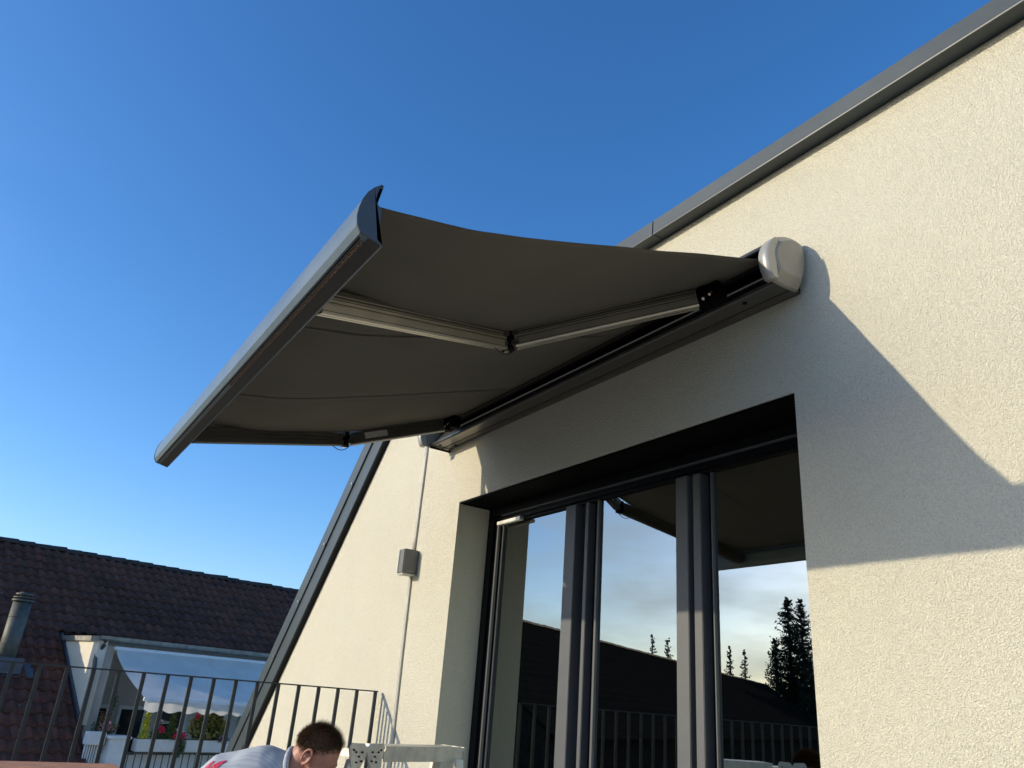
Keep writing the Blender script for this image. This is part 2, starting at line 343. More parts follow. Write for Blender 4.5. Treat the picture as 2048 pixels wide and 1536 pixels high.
# cassette
cs = thing('cassette', '', '', U(-1.345, .98, .7)); del cs['label']; del cs['category']; place(cs, aw)
ext([(.999, .772), (.975, .770), (.945, .762), (.928, .753), (.918, .744), (.914, .736), (.917, .735), (.922, .742), (.932, .749), (.947, .757), (.976, .765), (.999, .767)], M['cassette'], 'top_cover', parent=cs)
ext([(.999, .7665), (.992, .765), (.992, .682), (.999, .682)], M['inner'], 'back_plate', parent=cs)
ext([(.999, .6815), (.999, .6765), (.985, .6745), (.974, .6745), (.9735, .6765), (.971, .6765), (.9705, .6745), (.9385, .6735), (.9355, .676), (.9345, .681), (.937, .682), (.941, .6785), (.991, .6815)], M['cassette'], 'bottom_shell', parent=cs)
rib = [(.942, .6835)]
for k in range(10):
    y = .942+.0030*k; z = .6835+.0042*k
    rib += [(y+.0003, z+.0030), (y+.0024, z+.0042)]
rib += [(.990, .735), (.990, .6835)]
ext(rib, M['ribbed'], 'inner_ribbed_beam', XR-.002, XL+.002, parent=cs)
rl = MB().tube([U(XR-.002, .953, .735), U(XL+.002, .953, .735)], .034, 20).build('roller', M['inner'], cs)
capo = [(1.0, .735), (1.0, .757), (.994, .770), (.975, .7735), (.958, .7705), (.940, .763), (.925, .753), (.912, .738), (.904, .722), (.903, .706), (.907, .690), (.915, .673), (.950, .6715), (.983, .6735), (.992, .690), (.999, .712)]
def cap(x0, sgn, name_parent):
    root = thing('end_cap', '', '', U(x0, .95, .72)); del root['label']; del root['category']; place(root, name_parent)
    b_ = MB(); cy, cz = .962, .728; rings = []
    for (sc_, dx) in ((1.0, 0), (1.0, .005), (.97, .008), (.72, .0185), (.68, .0192), (.30, .0205)):
        rings.append([b_.bm.verts.new(U(x0+sgn*dx, cy+(y-cy)*sc_, cz+(z-cz)*sc_)) for y, z in capo])
    n = len(capo)
    for i in range(len(rings)-1):
        for k in range(n): 
            f = b_.bm.faces.new((rings[i][k], rings[i][(k+1) % n], rings[i+1][(k+1) % n], rings[i+1][k])); f.smooth = i in (1, 3)
    b_.bm.faces.new(rings[-1]); b_.bm.faces.new(rings[0][::-1])
    b_.build('cap_body', M['capplastic'], root)
    # crescent strip on the front edge
    def qb(p0, p1, p2, n=10): return [((1-t)**2*p0[0]+2*t*(1-t)*p1[0]+t*t*p2[0], (1-t)**2*p0[1]+2*t*(1-t)*p1[1]+t*t*p2[1]) for t in [k/n for k in range(n+1)]]
    out = qb((.9200, .7495), (.884, .711), (.912, .6705)); inn = qb((.9225, .671), (.9155, .709), (.9275, .747))
    MB().prism(out+inn, U(x0-sgn*.004, 0, 0), (0, D, 0), (0, 0, D), (D*sgn*.0205, 0, 0), True).build('trim_strip', M['capstrip'], root)
    MB().prism([(.9235, .731), (.938, .729), (.9395, .716), (.939, .703), (.9225, .700), (.9215, .712)], U(x0+sgn*.009, 0, 0), (0, D, 0), (0, 0, D), (D*sgn*.0075, 0, 0)).build('inset_panel', M['boxgrey'], root)
    return root
cap(XR+.0005, 1, aw); cap(XL-.0005, -1, aw)
for (x, y) in ((-1.93, .95), (-1.90, .985), (-.80, .95)):
    MB().tube([U(x, y, .6755), U(x, y, .6725)], .010, 10).build('screw', M['black'], aw)
MB().bx(U(-1.965, .935, .6685), U(-1.955, .999, .672)).build('bracket_edge', M['black'], aw)
# front bar
vis = [(.251, .4588), (.224, .465), (.2190, .473), (.2172, .484), (.2180, .496), (.2205, .508), (.2250, .519), (.2315, .528), (.2395, .5355), (.2422, .5340), (.2385, .528), (.2362, .521), (.2358, .513), (.2385, .508), (.2440, .503), (.2448, .475), (.2440, .4635), (.251, .4612)]
fb = thing('front_bar', '', '', U(-1.345, .235, .47)); del fb['label']; del fb['category']; place(fb, aw)
FR, FL = -.7125, -1.972
o = ext(vis, M['barpaint'], 'bar_profile', FR-.003, FL+.003, parent=fb)
vis2 = [(.245+(y-.245)*1.0-.0006 if y < .24 else y, z) for y, z in vis]
ext(vis2, M['capgrey'], 'bar_end_cap', FR, FR-.0028, parent=fb)
MB().prism([(.2345, .4626), (.2492, .4592), (.2490, .4584), (.2343, .4618)], U(FR-.004, 0, 0), (0, D, 0), (0, 0, D), (D*(FL-FR+.008), 0, 0)).build('underside_shade_plate', M['barbottom'], fb)  # thin plate added to darken the bar's shaded underside
ext(vis2, M['black'], 'bar_end_cap', FL+.0028, FL, parent=fb)
def onbot(y): return .465-(y-.224)*(.006/.027)
MB().bx(U(FR-.01, .2262, onbot(.2262)-.0016), U(FL+.01, .2275, onbot(.2275)+.001)).build('drip_groove', M['inner'], fb)
MB().bx(U(FR-.015, .2295, onbot(.2295)-.0014), U(-1.30, .2335, onbot(.2335)+.001)).build('brush_seal', M['brown'], fb)
bd = MB()
for k in range(110):
    x = FR-.014-.0042*k; y = .2312+.0012*math.sin(k*1.7); bd.ball(U(x, y, onbot(y)-.0016), .0025*(1-.5*k/110)*random.uniform(.7, 1.15), 5)
bd.build('stitching', M['bead'], fb)
MB().bx(U(FR-.003, .2500, .4583), U(FL+.003, .2518, .4618)).build('bar_edge', M['barpaint'], fb)
# cloth
fz = [(.237, .5152), (.2712, .5202), (.3035, .526), (.372, .5377), (.438, .5560), (.51, .579), (.60, .6075), (.663, .6285), (.766, .6635), (.882, .702), (.93, .720)]
def cz(y):
    for (a0, b0), (a1, b1) in zip(fz, fz[1:]):
        if y <= a1: return b0+(b1-b0)*(y-a0)/(a1-a0)
    return fz[-1][1]
CXR, CXL = -.728, -1.86
def cxl(y): return -1.785-.075*min(1, max(0, (y-.27)/.36))**.8
b_ = MB(); NX, NY = 90, 44; gr = []
for j in range(NY+1):
    y = .237+(.93-.237)*j/NY; row = []
    for i in range(NX+1):
        s_ = i/NX; x = CXR+(cxl(y)-CXR)*s_; v = math.sin(math.pi*j/NY)
        z = cz(y)-.004*v*math.sin(math.pi*s_)
        z += .0042*v*noise.noise(Vector((x*7, y*1.6, 3)))+.0016*v*noise.noise(Vector((x*24, y*2, 1)))
        for sm in (-1.115, -1.506):
            z += .0030*v*math.exp(-((x-sm)/.02)**2)
        # hem puckers along the free edges
        z += .0007*v*math.exp(-(s_*22))*math.sin(y*34+.6*math.sin(y*19)) + .0012*v*math.exp(-((1-s_)*16))*math.sin(y*26)
        yy = y
        row.append(b_.bm.verts.new(U(x+.0018*math.sin(math.pi*j/NY)*(1 if i == 0 else 0), yy, z)))
    gr.append(row)
for j in range(NY):
    for i in range(NX):
        f = b_.bm.faces.new((gr[j][i], gr[j][i+1], gr[j+1][i+1], gr[j+1][i])); f.smooth = True
cl = b_.build('awning_cloth', M['fabric'], aw)
sm_ = cl.modifiers.new('thickness', 'SOLIDIFY'); sm_.thickness = .0016
def strip(x, wdt, drop, name, m):
    b_ = MB(); pr = None
    for j in range(31):
        y = .245+.655*j/30; s_ = (x-CXR)/(CXL-CXR); v = math.sin(math.pi*(y-.237)/.693)
        z = cz(y)-.004*v*math.sin(math.pi*s_)+.0022*v-drop
        cur = (b_.bm.verts.new(U(x-wdt/2, y, z)), b_.bm.verts.new(U(x+wdt/2, y, z)))
        if pr: b_.bm.faces.new((pr[0], pr[1], cur[1], cur[0]))
        pr = cur
    o = b_.build(name, m, cl); return o
strip(-1.115, .006, .0022, 'seam', M['fabric']); strip(-1.506, .006, .0022, 'seam', M['fabric'])
# folding arms
def arm(F, E, S, sticker=False, dark=False):
    root = thing('folding_arm', '', '', U(*S)); del root['label']; del root['category']; place(root, aw)
    F, E, S = U(*F), U(*E), U(*S); am = M['alu']
    w_, h_ = .046, .098
    prof = [(-w_/2, -h_/2+.006), (-w_/2+.006, -h_/2), (-.004, -h_/2), (-.004, -h_/2+.004), (.002, -h_/2+.004), (.002, -h_/2), (w_/2-.006, -h_/2), (w_/2, -h_/2+.006),
            (w_/2, -.012), (w_/2-.004, -.010), (w_/2-.004, -.004), (w_/2, -.002), (w_/2, .010), (w_/2-.004, .012), (w_/2-.004, .018), (w_/2, .020), (w_/2, h_/2-.006), (w_/2-.006, h_/2), (-w_/2+.006, h_/2), (-w_/2, h_/2-.006),
            (-w_/2, .020), (-w_/2+.004, .018), (-w_/2+.004, .012), (-w_/2, .010)]
    for (a0, a1, g0, g1, sc_) in ((F, E, -.01, .035, .95), (E, S, .035, .03, 1.0)):
        d = (a1-a0).normalized(); side = d.cross(Vector((0, 0, 1))).normalized(); upv = side.cross(d)
        p0 = a0+d*g0; ln = (a1-a0).length-g0-g1
        MB().prism([(u*sc_, v*sc_) for u, v in prof], p0, side, upv, d*ln).build('arm_tube', M['cassette'] if dark else am, root)
        if not dark:
            rot_ = Matrix((side, d, upv)).transposed()
            for sgn in (1, -1):
                for (z0_, th_) in ((.036, .014), (.021, .007), (.010, .003), (-.004, .0022), (-.038, .0022)):
                    MB().box(p0+d*ln/2+side*(w_/2*sc_+.0008)*sgn+upv*z0_*sc_, (.0016, ln*.998, th_), rot_).build('arm_shade_strip', M['cassette'], root)  # raised dark strips paint groove shade onto the arm sides
        if sticker and a1 is S:
            q = p0+d*.17-upv*.004
            rot = Matrix((side, d, upv)).transposed()
            for sgn in (1,):
                MB().box(q+side*(w_/2*sc_+.0015)*sgn, (.0012, .15, .042), rot).build('type_label', M['sticker'], root)
    # elbow joint
    e_ = MB(); e_.tube([E+Vector((0, 0, -.046)), E+Vector((0, 0, .046))], .033, 18)
    e_.ball(E+Vector((-.01, -.03, .02)), .03, 12, (1, 1, 1.1))
    e_.build('elbow', M['black'], root)
    for a1 in (F, S):
        d = (a1-E).normalized(); side = d.cross(Vector((0, 0, 1))).normalized(); upv = side.cross(d); rot = Matrix((d, side, upv)).transposed()
        MB().box(E+d*.032+upv*.026, (.05, .050, .030), rot, .004).box(E+d*.032-upv*.024, (.05, .046, .030), rot, .004).build('elbow_fork', M['cassette'], root)
    MB().tube([E+Vector((0, 0, -.058)), E+Vector((0, 0, -.044))], .011, 6, smooth=False).build('bolt', M['steel'], root)
    dF = (F-E).normalized(); dS = (S-E).normalized(); pts = []
    for k in range(15):
        s_ = k/14; p = E+dF*.11*(1-s_)**1.3+dS*.06*s_+Vector((0, 0, -.036-.045*math.sin(math.pi*min(1, s_*1.05))))
        pts.append(p)
    MB().tube(pts, .0026, 6).build('cable_loop', M['rubber'], root)
    # front foot and shoulder bracket
    d = (E-F).normalized(); side = d.cross(Vector((0, 0, 1))).normalized(); rot = Matrix((d, side, side.cross(d))).transposed()
    MB().box(F-d*.02, (.03, .04, .05), rot, .006).build('front_bracket', M['cassette'], root)
    MB().tube([S+Vector((0, 0, -.05)), S+Vector((0, 0, .045))], .03, 16).box(S+Vector((.03, .02, 0)), (.13, .07, .085), None, .008).build('shoulder_bracket', M['black'], root)
    p = S+Vector((.04, -.03, -.03))
    MB().tube([p, p+Vector((0, -.012, -.012))], .008, 6, smooth=False).tube([p+Vector((.03, .01, .015)), p+Vector((.03, -.005, .0))], .007, 6, smooth=False).build('bolt', M['steel'], root)
    return root
arm((-.945, .258, .487), (-1.088, .6466, .606), (-.85, .9, .689))
arm((-1.738, .258, .487), (-1.882, .6466, .606), (-1.80, .9, .693), sticker=True, dark=True)

# ------------------------------------------------------------------ conduit and box on the wall
cd = thing('conduit', 'thin pale cable conduit running down the cream wall from the awning', 'conduit', U(-2.115, 1, -.42))
def cpt(z): return U(-2.118+.012*max(0, .4-z)-.003*math.sin(z*5), .9962, z)
for dx_ in (-.0062, .0062):
    MB().tube([cpt(.735-.05*k)+Vector((D*dx_*.62, 0, 0)) for k in range(7)]+[cpt(.392)+Vector((D*dx_*.62, 0, 0))], .0095, 10).build('upper_tube', M['conduit'], cd)
    MB().tube([cpt(.318-.082*k)+Vector((D*dx_*.55, 0, 0)) for k in range(10)], .0085, 10).build('lower_tube', M['conduit'], cd)
for z in (.60, .47, .2, .05, -.1, -.25):
    MB().bx(cpt(z)+Vector((-.022, -.010, -.006)), cpt(z)+Vector((.022, .008, .006)), .002).build('clip', M['conduit'], cd)
bxx = thing('control_box', 'small dark grey control box with lower edge coloured as bounce-lit mounted on the conduit', 'box', U(-2.085, 1, .355))
MB().bx(U(-2.126, .952, .3225), U(-2.086, .9985, .3925), .006).build('housing', M['boxgrey'], bxx)
MB().bx(U(-2.124, .954, .3185), U(-2.088, .9985, .3222), .002).build('bounce_lit_base', M['boxlight'], bxx)  # pale plate paints light bounced onto the box bottom
MB().bx(U(-2.127, .9497, .3235), U(-2.117, .9517, .3915), .002).build('sunlit_front_strip', M['boxlight'], bxx)  # pale strip paints the sun on the front face
lg = MB()
for k in range(6): lg.bx(U(-2.0858, .966+.0032*k, .3285), U(-2.0853, .9683+.0032*k, .3298))
lg.build('lettering', M['boxlight'], bxx)

# ------------------------------------------------------------------ railings
RX = -5.565
rl_ = thing('railing', 'dark metal terrace railing with thin upright bars, fixed to the cream wall', 'railing', (RX, 2.4, 0))
MB().bx((RX-.02, -2.15, 1.043), (RX+.02, 2.462, 1.052), .001).build('top_rail', M['rail'], rl_)
MB().bx((RX-.015, -2.15, .10), (RX+.015, 2.462, .112), .001).build('bottom_rail', M['rail'], rl_)
y = 2.45; first = None; k = 0
while y > -2.1:
    o = MB().bx((RX-.011, -.0112, .112), (RX+.011, .0112, 1.043), .002).build('baluster', M['rail'])
    o.location.y = y; place(o, rl_)
    y -= .143; k += 1
me0 = None
MB().bx((RX, -2.17, 1.043), (3.2, -2.13, 1.052), .001).build('top_rail', M['rail'], rl_)
MB().bx((RX, -2.165, .10), (3.2, -2.135, .112), .001).build('bottom_rail', M['rail'], rl_)
fbm = MB().bx((-.006, -.02, .112), (.006, .02, 1.043), .001).build('baluster', M['rail']); bme = fbm.data
x = RX+.143; fbm.location = (x, -2.15, 0); place(fbm, rl_)
while x < 3.1:
    x += .143; o = bpy.data.objects.new('baluster', bme); col.objects.link(o); o.location = (x, -2.15, 0); place(o, rl_)
# orange-brown box
wbx = thing('wooden_box', 'orange-brown wooden box standing at the lower left in front of the railing', 'planter', (-4.0, -.3, 0))
for k in range(4):
    MB().bx((-3.83, -1.05, .01+.155*k), (-3.80, .62, .158+.155*k), .004).build('plank', M['wood'], wbx)
    MB().bx((-4.23, -1.05, .01+.155*k), (-4.20, .62, .158+.155*k), .004).build('plank', M['wood'], wbx)
    MB().bx((-4.2, .592, .01+.155*k), (-3.83, .62, .158+.155*k), .004).build('plank', M['wood'], wbx)
MB().bx((-4.25, -1.07, .633), (-3.785, .64, .655), .004).build('lid', M['wood'], wbx)

# ------------------------------------------------------------------ neighbour house
ev = Vector((-.26006, .96559, 0)); nv = Vector((.96559, .26006, 0)); Bp = Vector((-18.773, 1.9576, 1.6774))
def N(e, n, z): return Bp+ev*e+nv*n+Vector((0, 0, z))
TP = math.tan(R(37.2)); CP = math.cos(R(37.2)); SP = math.sin(R(37.2))
def rz(n): return .09-(n+2.16)*TP     # roof surface height at n
nh = thing('neighbour_house', 'brown tiled house with a dormer balcony and round grey flue, left of the railing', 'house', N(4, -4.9, -7.6))
E0, E1, NR = -2.7, 15.0, -4.88
DE = 9.5   # dormer end
b_ = MB()
def rpt(e, n, d=0): return N(e, n, rz(n)-d)
for (e0, e1, n0, n1) in ((E0, 0, NR, 3.2), (0, DE, NR, -2.16), (DE, E1, NR, 3.2)):
    b_.poly([rpt(e0, n0, .05), rpt(e1, n0, .05), rpt(e1, n1, .05), rpt(e0, n1, .05)])
b_.poly([N(E0, NR, rz(NR)-.05), N(E1, NR, rz(NR)-.05), N(E1, NR-7, rz(NR)-.05-7*TP), N(E0, NR-7, rz(NR)-.05-7*TP)])
roof = b_.build('roof', M['tile'], nh)
b_ = MB()
b_.prism([(3.0, rz(3.0)-.1), (NR, rz(NR)-.1), (NR-6.9, rz(NR)-.1-6.9*TP), (NR-6.9, -7.7), (3.0, -7.7)], N(E0+.2, 0, 0), tuple(nv), (0, 0, 1), tuple(ev*.2))
b_.prism([(3.0, rz(3.0)-.1), (NR, rz(NR)-.1), (NR-6.9, rz(NR)-.1-6.9*TP), (NR-6.9, -7.7), (3.0, -7.7)], N(E1-.4, 0, 0), tuple(nv), (0, 0, 1), tuple(ev*.2))
b_.prism([(2.8, -7.7), (3.0, -7.7), (3.0, rz(3.0)-.1), (2.8, rz(3.0)-.1)], N(E0+.2, 0, 0), tuple(nv), (0, 0, 1), tuple(ev*(E1-E0-.4)))
b_.build('wall', M['nplaster'], nh)
# tile mesh
TW, TL, EX = .235, .40, .335
def tile_mesh():
    bm = bmesh.new(); n = 8; rows = []
    for (ly, lift) in ((0, .0), (TL, .034)):
        top = []
        for i in range(n+1):
            s_ = i/n; h = .046*max(0, math.sin(math.pi*(s_-.05)/.55)) if s_ < .6 else .046*(-.22*math.sin(math.pi*(s_-.6)/.4))
            top.append(bm.verts.new(((s_-.5)*TW*1.03, -ly, h+lift)))
        rows.append(top)
    low = [bm.verts.new((v.co.x, v.co.y, v.co.z-.036)) for v in rows[1]]
    for i in range(n):
        f = bm.faces.new((rows[0][i], rows[1][i], rows[1][i+1], rows[0][i+1])); f.smooth = True
        bm.faces.new((rows[1][i], low[i], low[i+1], rows[1][i+1]))
    me = bpy.data.meshes.new('tile'); bm.to_mesh(me); bm.free(); me.materials.append(M['tile']); return me
tme = tile_mesh()
sl = Vector((nv.x*CP, nv.y*CP, -SP)); nn = Vector((nv.x*SP, nv.y*SP, CP))
trot = Matrix((ev, -sl, nn)).transposed()
if trot.determinant() < 0: trot = Matrix((-ev, -sl, nn)).transposed()
cells = []
nrow = int((3.2-NR)/CP/EX)
for r_ in range(nrow):
    dist = .03+r_*EX; n_ = NR+dist*CP
    ncol = int((E1-E0)/TW)
    for c_ in range(ncol):
        e = E0+(c_+.5)*TW
        if 0 < e < DE and n_+EX*CP > -2.16+.12: continue
        pos = rpt(e, n_, 0)+nn*0.0
        vis_ = -1.6 < e < 9 and n_ < 2.4
        cells.append(((0 if vis_ else 1), (pos-Vector((0, 0, 1.05))).length, pos))
cells.sort(key=lambda c: (c[0], c[1]))
rest = bmesh.new(); tbm = bmesh.new(); tbm.from_mesh(tme)
tv = [v.co.copy() for v in tbm.verts]; tf = [[v.index for v in f.verts] for f in tbm.faces]; tbm.free()
rv, rf = [], []
for i, (_, _, pos) in enumerate(cells):
    jr = trot @ Matrix.Rotation(random.gauss(0, .012), 3, 'Z') @ Matrix.Rotation(random.gauss(0, .012), 3, 'X')
    pos = pos+nn*random.gauss(0, .003)
    if i < 298:
        o = bpy.data.objects.new('tile', tme); col.objects.link(o); o.matrix_basis = Matrix.Translation(pos) @ jr.to_4x4(); place(o, nh)
    else:
        b0 = len(rv); rv += [pos+jr @ v for v in tv]; rf += [[b0+q for q in f] for f in tf]
rest.free(); me = bpy.data.meshes.new('far_tiles'); me.from_pydata(rv, [], rf); me.materials.append(M['tile'])
for p in me.polygons: p.use_smooth = (p.index % 2 == 0)
o = bpy.data.objects.new('far_tiles', me); col.objects.link(o); o['kind'] = 'stuff'; place(o, nh)
# ridge tiles
def ridge_mesh(r0=.14, ln=.43):
    bm = bmesh.new(); a_, b2 = [], []
    for k in range(9):
        th = R(10+160*k/8)
        a_.append(bm.verts.new((0, math.cos(th)*r0*.92, math.sin(th)*r0*.92-.03))); b2.append(bm.verts.new((ln, math.cos(th)*r0*1.08, math.sin(th)*r0*1.08-.03)))
    lo = [bm.verts.new((v.co.x, v.co.y*.86, v.co.z*.86-.01)) for v in b2]
    for k in range(8):
        f = bm.faces.new((a_[k], b2[k], b2[k+1], a_[k+1])); f.smooth = True; bm.faces.new((b2[k], lo[k], lo[k+1], b2[k+1]))
    me = bpy.data.meshes.new('ridge_tile'); bm.to_mesh(me); bm.free(); me.materials.append(M['ridge']); return me
rme = ridge_mesh(); e = E0
rrot = Matrix((ev, Vector((0, 0, 1)).cross(ev), Vector((0, 0, 1)))).transposed()
while e < E1:
    o = bpy.data.objects.new('ridge_tile', rme); col.objects.link(o)
    o.matrix_basis = Matrix.Translation(N(e, NR, rz(NR)-.035+random.gauss(0, .006))) @ (rrot @ Matrix.Rotation(random.gauss(0, .012), 3, 'Y')).to_4x4(); place(o, nh); e += .385
# dormer
def Nbox(name, a, b, m, parent=nh, bev=0):
    b_ = MB(); c = N((a[0]+b[0])/2, (a[1]+b[1])/2, (a[2]+b[2])/2)
    rot = Matrix((ev, -nv, Vector((0, 0, 1)))).transposed()
    if rot.determinant() < 0: rot = Matrix((ev, nv, Vector((0, 0, 1)))).transposed()
    b_.box(c, (abs(b[0]-a[0]), abs(b[1]-a[1]), abs(b[2]-a[2])), rot, bev)
    return b_.build(name, m, parent)
ck = MB().prism([(-2.17, -.04), (0, -.04), (0, rz(0)-.15), ], N(0, 0, 0), tuple(nv), (0, 0, 1), tuple(ev*.18)); ck.build('dormer_cheek', M['nplaster'], nh)
ck = MB().prism([(-2.22, .06), (-2.12, .06), (.0, rz(0)+.07), (.0, rz(0)-.05)], N(-.05, 0, 0), tuple(nv), (0, 0, 1), tuple(ev*.046)); ck.build('flashing', M['lead'], nh)
Nbox('eave_board', (-.06, -2.2, -.10), (-.005, .03, .0), M['gutter'])
Nbox('dormer_roof', (0, -2.3, -.035), (DE, -.02, .0), M['lead'])
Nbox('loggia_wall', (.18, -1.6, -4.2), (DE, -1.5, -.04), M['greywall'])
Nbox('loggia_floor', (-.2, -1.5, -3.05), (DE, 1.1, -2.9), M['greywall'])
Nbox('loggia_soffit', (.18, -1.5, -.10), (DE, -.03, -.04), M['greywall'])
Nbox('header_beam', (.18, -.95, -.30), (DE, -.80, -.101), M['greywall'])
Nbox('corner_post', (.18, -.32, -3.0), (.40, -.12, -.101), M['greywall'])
gt = MB().prism([(.0, 0), (.012, -.05), (.05, -.085), (.09, -.05), (.105, .012), (.098, .012), (.085, -.04), (.05, -.072), (.018, -.045), (.006, 0)], N(-.02, -.01, .0), tuple(nv), (0, 0, 1), tuple(ev*(DE+.02)))
gt.build('gutter', M['gutter'], nh)
Nbox('fascia', (.0, -.035, -.15), (DE, -.012, -.002), M['darkpipe'])
for k in range(12):
    Nbox('gutter_bracket', (.35+.75*k, -.012, -.09), (.38+.75*k, .1, -.078), M['darkpipe'])
MB().tube([N(.10, .05, -.09), N(.10, .04, -.17), N(.04, -.10, -.34), N(.0, .02, -.46)] + [N(.02, .03, -.6-.25*k) for k in range(10)], .042, 10).build('downpipe', M['darkpipe'], nh)
# windows and shutters on the loggia wall
for (e0, e1) in ((.55, 1.15), (1.35, 2.0), (2.3, 3.0), (3.3, 4.0), (4.4, 5.2)):
    wf = Nbox('window', (e0, -1.495, -2.9), (e1, -1.45, -1.35), M['white'])
    Nbox('pane', (e0+.07, -1.449, -2.8), (e1-.07, -1.440, -1.43), M['glassdark'], wf)
for k in range(7):
    Nbox('shutter_slat', (.45, -1.49+.008*(k % 2), -1.32+.15*k), (3.0, -1.465+.008*(k % 2), -1.18+.15*k), M['greywall'])
# flue
fl = MB().tube([N(-1.32, -1.05, -.95), N(-1.32, -1.05, .52)], .175, 24).build('flue_pipe', M['flue'], nh)
for (z0, z1, r_) in ((.53, .575, .205), (.60, .625, .195), (.655, .70, .165), (.57, .72, .10), (.22, .235, .180), (-.30, -.285, .180)):
    MB().tube([N(-1.32, -1.05, z0), N(-1.32, -1.05, z1)], r_, 24).build('flue_collar', M['flue'], fl)
MB().prism([(-.38, -.32), (.55, -.32), (.55, .12), (-.38, .12)], N(-1.32, -1.05, rz(-1.05)+.03), tuple(ev), tuple(-sl), tuple(nn*.02)).build('flue_flashing', M['lead'], nh)
MB().prism([(-.27, -.27), (.27, -.27), (.27, .27), (-.27, .27)], N(-1.32, -1.05, rz(-1.05)-.1), tuple(ev), tuple(nv), (0, 0, .30)).build('flue_base', M['lead'], nh)
# neighbour awning
na = thing('white_awning', 'white cloth awning with scalloped valance over the flowered balcony opposite', 'awning', N(3, 0, -.2))
b_ = MB(); gr = []
for j in range(13):
    s_ = j/12; row = []
    for i in range(81):
        e = .80+6.0*i/80
        z = -.20-.91*s_**.74+.012*math.sin(e*5+s_*2)*math.sin(math.pi*s_)
        row.append(b_.bm.verts.new(N(e-.44, .02+1.88*s_, z+.03*s_)))
    gr.append(row)
for j in range(12):
    for i in range(80): f = b_.bm.faces.new((gr[j][i], gr[j][i+1], gr[j+1][i+1], gr[j+1][i])); f.smooth = True
b_.build('awning_cloth', M['wfabric'], na)
b_ = MB(); pr = None
for i in range(241):
    e = .80+6.0*i/240; h = .15+.055*abs(math.sin(math.pi*(e-.8)/.36)); bow = .01*math.sin(e*17)
    cur = (b_.bm.verts.new(N(e-.44, 1.935+bow, -1.12)), b_.bm.verts.new(N(e-.44, 1.94+bow*1.6, -1.12-h)))
    if pr: f = b_.bm.faces.new((pr[0], cur[0], cur[1], pr[1])); f.smooth = True
    pr = cur
b_.build('valance', M['wfabric'], na)
Nbox('front_tube', (.34, 1.88, -1.13), (6.41, 1.93, -1.06), M['white'], na, .01)
Nbox('awning_roller', (.31, -.03, -.25), (6.41, .06, -.17), M['white'], na, .02)
for e in (1.9, 4.9):
    MB().tube([N(e, .02, -.30), N(e+.35, 1.0, -.98), N(e, 1.9, -1.16)], .022, 8).build('awning_arm', M['white'], na)
def NP(e, n, z): return N(e*.97-.22, n+.6, z*.98)
def NPbox(name, a, b, m, parent=nh, bev=0):
    f_ = lambda q: (q[0]*.97-.22, q[1]+.6, q[2]*.98)
    return Nbox(name, f_(a), f_(b), m, parent, bev)
# balcony parapet opposite
br = thing('balcony_railing', 'white railing with posts and dark bars around the flowered balcony opposite', 'railing', NP(2, .3, -2.9))
for (e0, e1) in ((.50, .90), (3.13, 3.42), (5.9, 6.2)):
    NPbox('post', (e0+.02, .12, -2.9), (e1-.02, .44, -1.90), M['white'], br, .01)
    NPbox('post_cap', (e0-.03, .07, -1.90), (e1+.03, .48, -1.845), M['white'], br, .015)
NPbox('top_rail', (.90, .26, -2.17), (6.0, .30, -2.14), M['darkpipe'], br)
b0 = NPbox('bar', (-.008, .272, -2.85), (.008, .288, -2.17), M['darkpipe'], None); bdat = b0.data; place(b0, br); b0.matrix_basis = b0.matrix_basis @ Matrix.Translation(ev*.98)
for k in range(1, 36):
    o = bpy.data.objects.new('bar', bdat); col.objects.link(o); place(o, br); o.matrix_basis = o.matrix_basis @ Matrix.Translation(ev*(.98+.142*k))
NPbox('backing_panel', (.92, .15, -2.88), (5.9, .17, -2.2), M['whitewood'], br)
NPbox('side_panel', (.13, .10, -2.02), (.46, .34, -1.79), M['white'], br, .01)
for k in range(7):
    NPbox('side_bar', (.14+.047*k, .20, -2.85), (.165+.047*k, .225, -2.02), M['white'], br)
boxes = []
for (e0, e1, lab) in ((1.02, 1.92, 'white flower box with red geraniums and two small conifers on the opposite balcony'), (2.06, 3.06, 'white flower box with the yellow-green bush on the opposite balcony'), (3.47, 4.4, 'white flower box at the right, next to the cream house edge')):
    fbx = thing('flower_box', lab, 'flower box', NP((e0+e1)/2, .3, -2.1), 'flower boxes on the opposite balcony')
    NPbox('trough', (e0, .30, -2.115), (e1, .52, -1.885), M['whitewood'], fbx, .012)
    NPbox('soil', (e0+.02, .32, -1.884), (e1-.02, .50, -1.875), M['darkpipe'], fbx)
leafm = {}
def lm_(name, c): 
    if name not in leafm: leafm[name] = mat(name, c, .6, var=.35, vscale=30)
    return leafm[name]
def leaves(b_, c, rad, cnt, size, shape='ball'):
    for _ in range(cnt):
        while True:
            p = Vector((random.uniform(-1, 1), random.uniform(-1, 1), random.uniform(-1, 1)))
            if p.length < 1: break
        if shape == 'cone':
            h = random.random()**1.3; a0 = random.uniform(0, 6.28); rr = (1-h)**.8*random.uniform(.5, 1)
            p = Vector((math.cos(a0)*rr, math.sin(a0)*rr, h*2-1))
        q = Vector(c)+ev*p.x*rad[0]+nv*p.y*rad[1]+Vector((0, 0, p.z*rad[2]))
        d = Vector((random.gauss(0, 1), random.gauss(0, 1), random.gauss(0, 1)+(1.6 if shape == 'cone' else .3))).normalized(); s_ = d.cross(Vector((random.gauss(0, 1), random.gauss(0, 1), random.gauss(0, 1)))).normalized()
        L = size*random.uniform(.6, 1.3)
        b_.poly([q, q+d*L*.5+s_*L*.25, q+d*L, q+d*L*.5-s_*L*.25])
